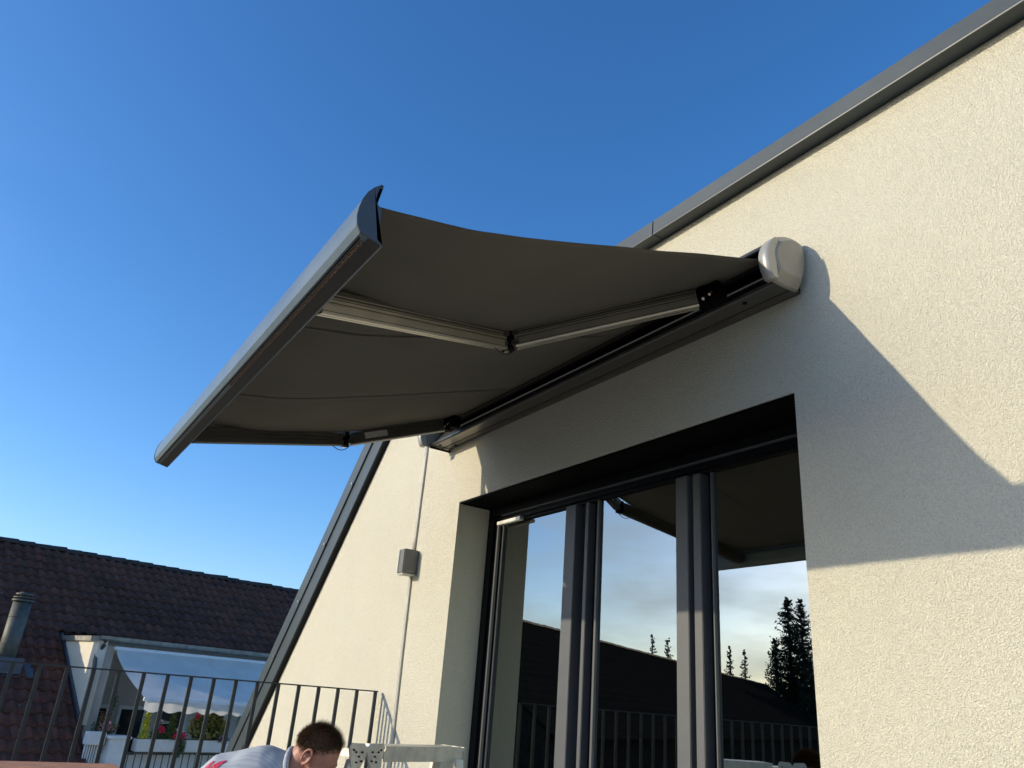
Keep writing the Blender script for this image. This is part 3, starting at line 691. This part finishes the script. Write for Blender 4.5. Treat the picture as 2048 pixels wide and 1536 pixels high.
def plant(name, label, cat, e, n, z, parts):
    t_ = thing(name, label, cat, NP(e, n, z))
    for (pn, mt, off, rad, cnt, size, shp) in parts:
        b_ = MB(); leaves(b_, NP(e+off[0], n+off[1], z+off[2]), rad, cnt, size, shp); b_.build(pn, mt, t_, fix=False)
    MB().tube([NP(e, n, z), NP(e, n, z+.15)], .012, 6).build('stem', M['darkpipe'], t_)
G = lm_('leaf_green', (.055, .10, .03)); YG = lm_('conifer_yellow', (.50, .50, .04)); DG = lm_('conifer_green', (.09, .14, .03)); YB = lm_('bush_gold', (.30, .27, .07)); RD = lm_('petal_red', (.75, .03, .10)); PK = lm_('petal_pink', (.85, .32, .34)); WH = lm_('petal_white', (.8, .8, .72)); PU = lm_('petal_purple', (.35, .10, .30)); OR = lm_('leaf_rust', (.28, .13, .05))
plant('dwarf_conifer', 'bright yellow pointed dwarf conifer in the flower box opposite', 'shrub', 1.17, .41, -1.88, [('foliage', YG, (0, 0, .27), (.10, .10, .30), 700, .05, 'cone')])
plant('dwarf_conifer', 'dark green dwarf conifer in the flower box opposite, right of the yellow one', 'shrub', 1.73, .41, -1.88, [('foliage', DG, (0, 0, .25), (.13, .12, .28), 700, .05, 'cone')])
plant('geranium', 'red geranium between the yellow and the green conifer', 'flower', 1.46, .45, -1.88, [('foliage', G, (0, 0, .06), (.17, .10, .10), 260, .05, 'ball'), ('blossom', RD, (.02, .04, .16), (.07, .06, .07), 160, .04, 'ball'), ('pale_blossom', PK, (-.12, .0, .28), (.05, .05, .05), 50, .035, 'ball'), ('white_blossom', WH, (.05, .02, .32), (.12, .05, .05), 60, .03, 'ball')])
plant('geranium', 'trailing pink-red geranium hanging over the front of the flower box gap', 'flower', 1.92, .52, -1.93, [('foliage', G, (0, 0, -.07), (.10, .08, .22), 420, .05, 'ball'), ('blossom', RD, (-.05, .03, .12), (.15, .05, .055), 190, .045, 'ball'), ('white_blossom', WH, (-.12, 0, .24), (.03, .03, .05), 30, .03, 'ball')])
plant('golden_bush', 'bushy golden green shrub filling the right half of the balcony opposite', 'shrub', 2.55, .40, -1.88, [('foliage', YB, (0, 0, .24), (.46, .16, .28), 1500, .07, 'ball'), ('green_leaf', G, (0, 0, .22), (.42, .14, .24), 900, .07, 'ball'), ('blossom', RD, (-.30, .05, .45), (.05, .04, .06), 70, .05, 'ball')])  # green leaves mixed among the golden ones
plant('petunia', 'small purple petunia at the right end of the second flower box', 'flower', 2.88, .52, -1.88, [('foliage', G, (0, 0, 0), (.12, .05, .06), 120, .04, 'ball'), ('blossom', PU, (0, .03, .02), (.10, .03, .05), 60, .05, 'ball')])
plant('coral_flowers', 'coral pink potted flowers by the left balcony corner opposite', 'flower', .55, -.1, -1.85, [('foliage', G, (0, 0, .1), (.26, .15, .14), 420, .05, 'ball'), ('blossom', PK, (.03, .06, .12), (.14, .07, .10), 170, .05, 'ball'), ('bud', YB, (.2, .02, .14), (.08, .05, .12), 90, .04, 'ball')])
plant('tall_plant', 'slender climbing plant behind the coral flowers on the opposite balcony', 'plant', .75, -.6, -1.9, [('foliage', OR, (0, 0, .22), (.14, .12, .25), 330, .06, 'ball'), ('upper_foliage', DG, (.1, 0, .62), (.05, .05, .25), 150, .05, 'ball')])
plant('yellow_shrub', 'small yellow-leaved shrub in the grey pot beside the cream house edge', 'shrub', 3.55, .35, -1.85, [('foliage', YB, (0, 0, .32), (.16, .10, .26), 500, .07, 'ball'), ('bright_leaf', YG, (0, 0, .32), (.15, .10, .24), 160, .05, 'ball')])
pt = thing('plant_pot', 'grey pot with flared rim beside the right post of the opposite balcony', 'pot', NP(3.55, .35, -1.88))
MB().tube([NP(3.55, .35, -1.90), NP(3.55, .35, -1.75), NP(3.55, .35, -1.735)], [.10, .13, .15], 14).build('pot_body', M['gutter'], pt)

# ------------------------------------------------------------------ what the door glass mirrors: second house and trees
h2 = thing('rear_house', 'house with roof coloured as backlit behind the terrace, seen only mirrored in the sliding door', 'house', (-43, -35, -6))
p1 = Vector((-28.6, -7.9, 4.72)); p2 = Vector((-55.4, -57.9, 4.72)); dd = (p2-p1).normalized(); ln = (p2-p1).length+10; on = Vector((-dd.y, dd.x, 0))
if on.x < 0: on = -on
b_ = MB()
for sg in (1, -1):
    for k in range(16):
        a0, a1 = k*.42, (k+1)*.42+.04
        q0 = p1+on*sg*a0+Vector((0, 0, -a0*.7+.03)); q1 = p1+on*sg*a1+Vector((0, 0, -a1*.7+.06))
        b_.poly([q0, q0+dd*ln, q1+dd*ln, q1]); b_.poly([q1, q1+dd*ln, q1+dd*ln+Vector((0, 0, -.04)), q1+Vector((0, 0, -.04))])
b_.build('roof', mat('backlit_dark_roof', (.016, .015, .013), .95, var=.3, vscale=5, spec=0), h2, fix=False)  # roof colour darkened to carry the backlit silhouette
b_ = MB(); b_.prism([(-6.2, -10.72), (6.2, -10.72), (6.2, -4.45), (0, -.08), (-6.2, -4.45)], p1+dd*.2, tuple(on), (0, 0, 1), tuple(dd*(ln-.4))); b_.build('wall', mat('darkened_gable', (.03, .027, .022), .9, var=.3, vscale=6, spec=0), h2)  # gable colour darkened so no sunlit triangle shows
k = 0
while k*.4 < ln:
    o = bpy.data.objects.new('ridge_tile', rme); col.objects.link(o); rr_ = Matrix((dd, Vector((0, 0, 1)).cross(dd), Vector((0, 0, 1)))).transposed()
    o.matrix_basis = Matrix.Translation(p1+dd*k*.4+Vector((0, 0, random.gauss(.02, .008)))) @ rr_.to_4x4(); place(o, h2); k += 1
gm = mat('spruce_needles', (.035, .06, .035), .8, var=.4, vscale=3); bk = mat('spruce_bark', (.10, .07, .05), .9, var=.3, vscale=8)
def spruce(u, top_u, dist, half, label, seed=1, open_=False):
    # u, top_u: bearing and height per metre of distance from the glass; half: crown half width at the ridge line
    rnd = random.Random(seed); x, y, base = u*dist, 5.56-dist, -6.0; top = top_u*dist+1.05; H = top-base
    t_ = thing('spruce_tree', label, 'tree', (x, y, base), 'trees behind the terrace')
    MB().tube([(x, y, base), (x, y, base+H*.5), (x, y, top-.3)], [.4, .26, .04], 8).build('trunk', bk, t_)
    b_ = MB(); z = base+3
    while z < top-.1:
        d0 = top-z; rr = half*min(1.9, (d0/8.0)**.75)+.12
        nb = 5 if open_ else int(9+rr*4)
        for k in range(nb):
            a0 = rnd.uniform(0, 6.28); L = rr*rnd.uniform(.35, 1.2); up_ = rnd.uniform(-.05, .45)
            d = Vector((math.cos(a0), math.sin(a0), 0)); s_ = Vector((-d.y, d.x, 0)); c = Vector((x, y, z+rnd.uniform(-.25, .25)))
            m_ = max(3, int(L*4))
            for j in range(m_+1):
                t0 = (j+.2)/m_; q = c+d*L*t0+Vector((0, 0, up_*L*t0-.42*L*t0*(1-t0))); ww = (.62 if not open_ else .38)*(1-t0*.55)*min(1, .35+rr*.4)
                for sg in (1, -1):
                    tip = q+s_*sg*ww*rnd.uniform(.5, 1.3)+d*ww*rnd.uniform(.3, 1.1)+Vector((0, 0, rnd.uniform(-.30, .16)))
                    b_.poly([q-d*.10, q+d*.16, tip])
                b_.poly([q-s_*.08, q+s_*.08, q+Vector((0, 0, -.30*rnd.random()))+d*.14])
        z += .34 if not open_ else .5
    b_.build('crown', gm, t_, fix=False)
spruce(-.788, .178, 80, 2.1, 'tall dense spruce mirrored in the right door pane', 3)
spruce(-.765, .172, 84, 2.0, 'second tall spruce overlapping the densest one at the right pane edge', 5)
spruce(-.815, .118, 80, 1.7, 'lower bushy spruce on the left flank of the tallest mirrored one', 12)
spruce(-.742, .120, 78, 2.2, 'broad spruce mirrored hard against the right door jamb', 14)
spruce(-1.085, .130, 86, 1.0, 'young spruce tip mirrored above the roof in the middle pane', 7, True)
spruce(-1.045, .124, 86, 1.0, 'spruce tip mirrored just left of the second door post', 9, True)
spruce(-.905, .112, 88, 1.0, 'low open spruce tip mirrored at the left of the right pane', 11, True)
spruce(-.875, .104, 88, 1.0, 'small spruce tip between the low open one and the dense one', 13, True)

# ------------------------------------------------------------------ ladder
la = thing('folding_ladder', 'aluminium folding work ladder with riveted hinge plates and flat top step', 'ladder', (-3.43, 1.8, 0))
q0 = Vector((-3.36, 1.56, .0)); q1 = Vector((-3.497, 2.02, .0)); ld = (q1-q0).normalized(); LL = (q1-q0).length; lo_ = Vector((-ld.y, ld.x, 0))
if lo_.x > 0: lo_ = -lo_
lrot = Matrix((ld, lo_, Vector((0, 0, 1)))).transposed()
def Lp(a, b, c): return q0+ld*a+lo_*b+Vector((0, 0, c))
def Lbox(name, a, b, m, bev=.002):
    c = [(x+y)/2 for x, y in zip(a, b)]
    return MB().box(Lp(*c), [abs(x-y) for x, y in zip(a, b)], lrot, bev).build(name, m, la)
ZT = .834
for k in range(4):
    Lbox('top_board', (.0, .004+.0335*k, ZT-.012), (LL, .0345+.0335*k, ZT-.001*(k % 2)), M['ladder'], .001)
Lbox('step_side', (-.005, -.004, ZT-.062), (LL+.005, .003, ZT-.013), M['ladder'], .0015)
Lbox('step_side', (-.005, .139, ZT-.062), (LL+.005, .146, ZT-.013), M['ladder'], .0015)
Lbox('step_lip', (-.005, -.009, ZT-.0165), (LL+.005, -.0045, ZT-.0015), M['ladder'], .001)
Lbox('step_end', (LL+.0055, -.008, ZT-.064), (LL+.011, .148, ZT-.0), M['ladder'], .001)
Lbox('hinge_tube', (-.135, .0, ZT-.05), (-.005, .14, ZT-.02), M['ladder'])
def plate(a0, flip):
    pts = [(0, -.018), (.020, .004), (.085, .006), (.098, -.010), (.078, -.075), (.060, -.094), (.034, -.094), (.010, -.055)]
    if flip: pts = [(-u, v) for u, v in pts]
    # plates lie in the plane spanned by ld and z, on the camera side
    for off in (-.030,):
        o = MB().prism([(a0+u, v) for u, v in pts], Lp(0, off, ZT+.006), ld, (0, 0, 1), lo_*.008).build('hinge_plate', M['ladder'], la)
        for (u, v) in ((.03, -.028), (.062, -.028), (.03, -.062), (.055, -.066), (.045, -.045), (.075, -.02)):
            uu = -u if flip else u; c = Lp(a0+uu, off, ZT+.006+v)
            MB().tube([c-lo_*.006, c+lo_*.001], .0036, 8).build('rivet', M['black'], o)
plate(-.122, True); plate(-.126, False)
for (a0, da) in ((-.175, -.34), (-.065, .07)):
    for b0 in (-.006, .134):
        top = Lp(a0, b0, ZT-.05); bot = Lp(a0+da, b0+(-.16 if b0 < .05 else .16), .0)
        d = (bot-top).normalized(); r_ = Matrix((ld, lo_, d)).transposed()
        MB().box((top+bot)/2, (.052, .022, (top-bot).length), r_, .002).build('leg', M['ladder'], la)
for b0 in (-.006, .134):
    top = Lp(LL-.03, b0, ZT-.05); bot = Lp(LL+.0, b0+(-.16 if b0 < .05 else .16), 0)
    d = (bot-top).normalized(); r_ = Matrix((ld, lo_, d)).transposed()
    MB().box((top+bot)/2, (.052, .022, (top-bot).length), r_, .002).build('leg', M['ladder'], la)
for z in (.28, .55):
    f_ = 1-z/.8
    Lbox('rung', (.07, -.02-.16*f_, z-.012), (LL-.02, .012-.16*f_, z+.012), M['ladder'])
    Lbox('rung', (.07, .14+.16*f_, z-.012), (LL-.02, .172+.16*f_, z+.012), M['ladder'])

# ------------------------------------------------------------------ kneeling worker
wk = thing('person', 'short-haired man in grey striped shirt with red print, bending down by the ladder', 'person', (-3.9, .85, 0))
gf = Vector((.61, .79, 0)).normalized(); gs = Vector((gf.y, -gf.x, 0)); HB = Vector((-3.342, 1.253, .797))   # head centre
def Wp(f, s, z): return HB+gf*f+gs*s+Vector((0, 0, z))
def remeshed(b_, name, m, vox, smooth_it=6, parent=wk, tex=None):
    me = bpy.data.meshes.new(name+'_raw'); b_.bm.to_mesh(me); b_.bm.free(); o = bpy.data.objects.new(name, me); col.objects.link(o)
    rm_ = o.modifiers.new('r', 'REMESH'); rm_.mode = 'VOXEL'; rm_.voxel_size = vox; rm_.use_smooth_shade = True
    s_ = o.modifiers.new('s', 'SMOOTH'); s_.iterations = smooth_it; s_.factor = .5
    dg = bpy.context.evaluated_depsgraph_get(); ne = bpy.data.meshes.new_from_object(o.evaluated_get(dg)); o.modifiers.clear(); o.data = ne; ne.materials.clear(); ne.materials.append(m)
    for p in ne.polygons: p.use_smooth = True
    if parent: place(o, parent)
    return o
skin = mat('skin', (.46, .22, .15), .5, color2=(.37, .15, .10), vscale=14, bump=.05, bscale=300)
skin.node_tree.nodes['Principled BSDF'].inputs['Subsurface Weight'].default_value = .12
skin.node_tree.nodes['Principled BSDF'].inputs['Subsurface Radius'].default_value = (.02, .008, .004)
tilt = Matrix.Rotation(R(33), 3, gs*-1)      # pitch head forward
def Hd(f, s, u):    # head-local: forward, right, up
    v = (gf*f+gs*s+Vector((0, 0, u)))*.94; return HB+tilt @ v
hrot = tilt @ Matrix((gf, gs, Vector((0, 0, 1)))).transposed()
b_ = MB()
b_.ball(Hd(-.008, 0, .012), 1, 22, (.092, .077, .092), hrot)       # skull
b_.ball(Hd(.035, 0, -.035), 1, 18, (.060, .062, .085), hrot)       # face
b_.ball(Hd(.062, 0, -.098), 1, 12, (.028, .028, .022), hrot)       # chin
b_.tube([Hd(.088, 0, .0), Hd(.112, 0, -.042), Hd(.094, 0, -.052)], [.008, .014, .008], 10)   # nose
b_.tube([Hd(.088, -.03, .008), Hd(.094, 0, .010), Hd(.088, .03, .008)], .010, 8)   # brow
b_.tube([Hd(.086, -.018, -.072), Hd(.094, 0, -.070), Hd(.086, .018, -.072)], .008, 8)  # lips
NB = Wp(-.165, 0, -.075)
b_.tube([Hd(-.035, 0, -.03), Wp(-.085, 0, -.055), NB, Wp(-.21, 0, -.11)], [.062, .060, .066, .08], 16)
# torso, arms and legs under the clothes
SHR, SHL = Wp(-.22, .17, -.20), Wp(-.22, -.17, -.18)
hip = Wp(-.62, 0, -.52)
b_.tube([Wp(-.21, 0, -.12), Wp(-.34, 0, -.20), Wp(-.48, 0, -.36), hip], [.10, .135, .125, .14], 16)
for sg, sh in ((1, SHR), (-1, SHL)):
    el = sh+gf*.10+gs*.05*sg+Vector((0, 0, -.27)); wr = el+gf*.20-gs*.06*sg+Vector((0, 0, -.13)); 
    b_.tube([Wp(-.24, 0, -.16), sh, (sh+el)/2, el, (el+wr)/2, wr], [.08, .062, .052, .042, .038, .026], 12)
    pal = wr+gf*.06+Vector((0, 0, -.035)); b_.ball((wr+pal)/2, 1, 10, (.05, .036, .02), Matrix((gf, gs, Vector((0, 0, 1)))).transposed())
    for k, L in enumerate((.060, .070, .066, .052)):
        o_ = pal+gs*(-.027+.018*k); b_.tube([o_-gf*.02, o_+gf*L*.5+Vector((0, 0, -.012)), o_+gf*L*.8+Vector((0, 0, -.04))], [.0095, .0085, .0075], 8)
    th = wr-gs*.025*sg+Vector((0, 0, -.01)); b_.tube([th, th-gs*.03*sg+gf*.03, th-gs*.035*sg+gf*.06+Vector((0, 0, -.02))], [.012, .010, .008], 8)
    kn = hip+gf*.40+gs*.13*sg+Vector((0, 0, -.25)); 
    kn.z = .085 if sg > 0 else max(.085, kn.z)
    an = kn-gf*.40+Vector((0, 0, -.0)); an.z = .07
    b_.tube([hip+gs*.06*sg, (hip+kn)/2+gs*.05*sg, kn, an], [.12, .085, .058, .042], 12)
body = remeshed(b_, 'body', skin, .0065, 5)
# ear
for sg in (1, -1):
    e_ = MB(); c = Hd(-.006, .078*sg, -.022); rim = []
    for k in range(13):
        th = R(-60+300*k/12); rim.append(c+tilt @ (gf*(-.017*math.cos(th)+-.004)+Vector((0, 0, .030*math.sin(th)+.004))+gs*sg*(.010+.006*math.sin(th))))
    e_.tube(rim, .0055, 8); e_.ball(c, 1, 10, (.015, .006, .026), hrot); e_.ball(c+tilt @ Vector((0, 0, -.028)), .008, 8)
    remeshed(e_, 'ear', skin, .003, 3)
# eyes
for sg in (1, -1):
    MB().ball(Hd(.076, .028*sg, -.012), .011, 10).build('eye', M['white'], wk)
hairm = mat('dark_brown_hair', (.12, .066, .034), .5, var=.4, vscale=60)
def hairline(f_): return (-.052 if f_ < -.045 else -.052+(f_+.045)*.75 if f_ < .02 else -.003+(f_-.02)*.95)
b_ = MB(); b_.ball(Hd(-.012, 0, .020), 1, 40, (.090, .076, .088), hrot)
hair0 = b_.build('hair', hairm)
bm = bmesh.new(); bm.from_mesh(hair0.data); inv = tilt.inverted(); kill = []
for v in bm.verts:
    q = inv @ (v.co-HB); f_, s_, u_ = q.dot(gf), q.dot(gs), q.z
    if u_ < hairline(f_)+.012: kill.append(v)
bmesh.ops.delete(bm, geom=kill, context='VERTS'); bm.to_mesh(hair0.data); bm.free(); place(hair0, wk)
b_ = MB(); rs = random.Random(4); fwd = (tilt @ gf)
for _ in range(26000):
    th = rs.uniform(0, 6.283); u_ = rs.uniform(-.75, 1); rr = math.sqrt(1-u_*u_)
    d = Vector((rr*math.cos(th), rr*math.sin(th), u_)); lf = (-.012+.0905*d.x, .0765*d.y, .019+.0885*d.z)
    over = lf[2]-hairline(lf[0])+rs.gauss(0, .004)
    if over < 0: continue
    low = min(1, over/.055); L = .005+.019*low*rs.uniform(.5, 1.2)
    if lf[2] > .075: L *= 1.35
    root = Hd(*lf); nd = (tilt @ (gf*d.x+gs*d.y+Vector((0, 0, d.z)))).normalized()
    tip = root+(nd*(.35+.5*low)+fwd*.55+tilt @ Vector((0, 0, -.55*(1-low)))+Vector((rs.gauss(0, .25), rs.gauss(0, .25), rs.gauss(0, .25)))).normalized()*L
    sd = nd.cross(fwd).normalized()*rs.uniform(.0006, .0013)
    b_.poly([root-sd, root+sd, tip])
b_.build('hair_strands', hairm, hair0, fix=False)
# shirt
shirt = mat('grey_striped_shirt', (.36, .40, .44), .85, spec=.2)
n = shirt.node_tree.nodes; l = shirt.node_tree.links; bs = n['Principled BSDF']; tc = n.new('ShaderNodeTexCoord')
mp = n.new('ShaderNodeMapping'); mp.vector_type = 'TEXTURE'; mp.inputs['Rotation'].default_value = (0, 0, math.atan2(gs.y, gs.x)); l.new(tc.outputs['Object'], mp.inputs['Vector'])
wv = n.new('ShaderNodeTexWave'); wv.inputs['Scale'].default_value = 26; wv.bands_direction = 'X'; l.new(mp.outputs[0], wv.inputs['Vector'])
rp = n.new('ShaderNodeValToRGB'); rp.color_ramp.elements[0].color = (.44, .48, .53, 1); rp.color_ramp.elements[1].color = (.38, .42, .47, 1); rp.color_ramp.elements[0].position = .45; rp.color_ramp.elements[1].position = .7; l.new(wv.outputs['Fac'], rp.inputs[0])
l.new(rp.outputs[0], bs.inputs['Base Color'])
b_ = MB()
b_.tube([Wp(-.108, 0, -.085), Wp(-.18, 0, -.095), Wp(-.31, 0, -.15), Wp(-.48, 0, -.345), Wp(-.60, 0, -.50)], [.078, .120, .160, .152, .165], 20)
b_.ball(Wp(-.27, .0, -.165), 1, 16, (.13, .20, .10), Matrix((gf, gs, Vector((0, 0, 1)))).transposed())
for sg, sh in ((1, SHR), (-1, SHL)):
    el = sh+gf*.10+gs*.05*sg+Vector((0, 0, -.27))
    b_.tube([Wp(-.25, 0, -.16), sh, sh.lerp(el, .8)], [.10, .082, .078], 14)
so = remeshed(b_, 'shirt', shirt, .010, 5)
for v in so.data.vertices:
    q = v.co; v.co += v.normal*(.010*noise.noise(q*8)+.004*noise.noise(q*22))
b_ = MB(); ring = []
for k in range(17):
    th = 2*math.pi*k/16; ring.append(Wp(-.098+.02*math.cos(th)*0, .074*math.cos(th), -.062+.070*math.sin(th))+gf*(-.012*math.sin(th)))
b_.tube(ring, .012, 8, cap=False); b_.build('collar', shirt, wk)
# red print on the back: slanted flame-like strokes and small grey lettering lines
red = mat('red_shirt_print', (.55, .03, .08), .7); grey = mat('dark_shirt_print', (.07, .08, .10), .7)
def on_shirt(p, d):
    mw = world_of(so); inv_ = mw.inverted(); ok, hit, nr, _ = so.ray_cast(inv_ @ p, (inv_.to_3x3() @ d).normalized()); return (mw @ hit + (mw.to_3x3() @ nr)*.003) if ok else None
bpy.context.view_layer.update()
cast = Vector((-.2, .25, -1)).normalized()
def stroke(c, dirv, L, wdt, b_):
    sd = dirv.cross(Vector((0, 0, 1))).normalized(); prev = None
    for k in range(8):
        s_ = k/7; p = c+dirv*L*s_+Vector((0, 0, .4)); ww = wdt*math.sin(math.pi*(.08+.84*s_))
        a_, c2 = on_shirt(p+sd*ww, Vector((0, 0, -1))), on_shirt(p-sd*ww, Vector((0, 0, -1)))
        if a_ is None or c2 is None: prev = None; continue
        cur = (b_.bm.verts.new(a_), b_.bm.verts.new(c2))
        if prev: b_.bm.faces.new((prev[0], prev[1], cur[1], cur[0]))
        prev = cur
b1, b2 = MB(), MB()
for k in range(4):
    c = Wp(-.42-.05*k, .15, 0); stroke(c, (gs*-.5+gf*.75).normalized(), .10, .013, b1)
for k in range(12):
    c = Wp(-.44-.013*k, .175-.01*(k % 3), 0); stroke(c, (gs*-.1+gf*.9).normalized(), .012, .0035, b2)
if len(b1.bm.faces): b1.build('back_print', red, wk, fix=False)
if len(b2.bm.faces): b2.build('print_lettering', grey, wk, fix=False)
b_ = MB()
for sg in (1, -1):
    kn = hip+gf*.40+gs*.13*sg+Vector((0, 0, -.25)); kn.z = .095
    an = kn-gf*.36; an.z = .085
    b_.tube([hip+gs*.06*sg, (hip+kn)/2+gs*.05*sg, kn, an], [.145, .105, .08, .066], 14)
b_.ball(hip, .165, 14)
remeshed(b_, 'trousers', mat('dark_work_trousers', (.03, .035, .045), .85, var=.2, vscale=20), .014, 4)
b_ = MB()
for sg in (1, -1):
    an = hip+gf*.04+gs*.13*sg; an.z = .07
    b_.tube([an, an-gf*.10+Vector((0, 0, -.01)), an-gf*.16+Vector((0, 0, -.035))], [.05, .046, .034], 12)
remeshed(b_, 'shoes', M['rubber'], .012, 3)
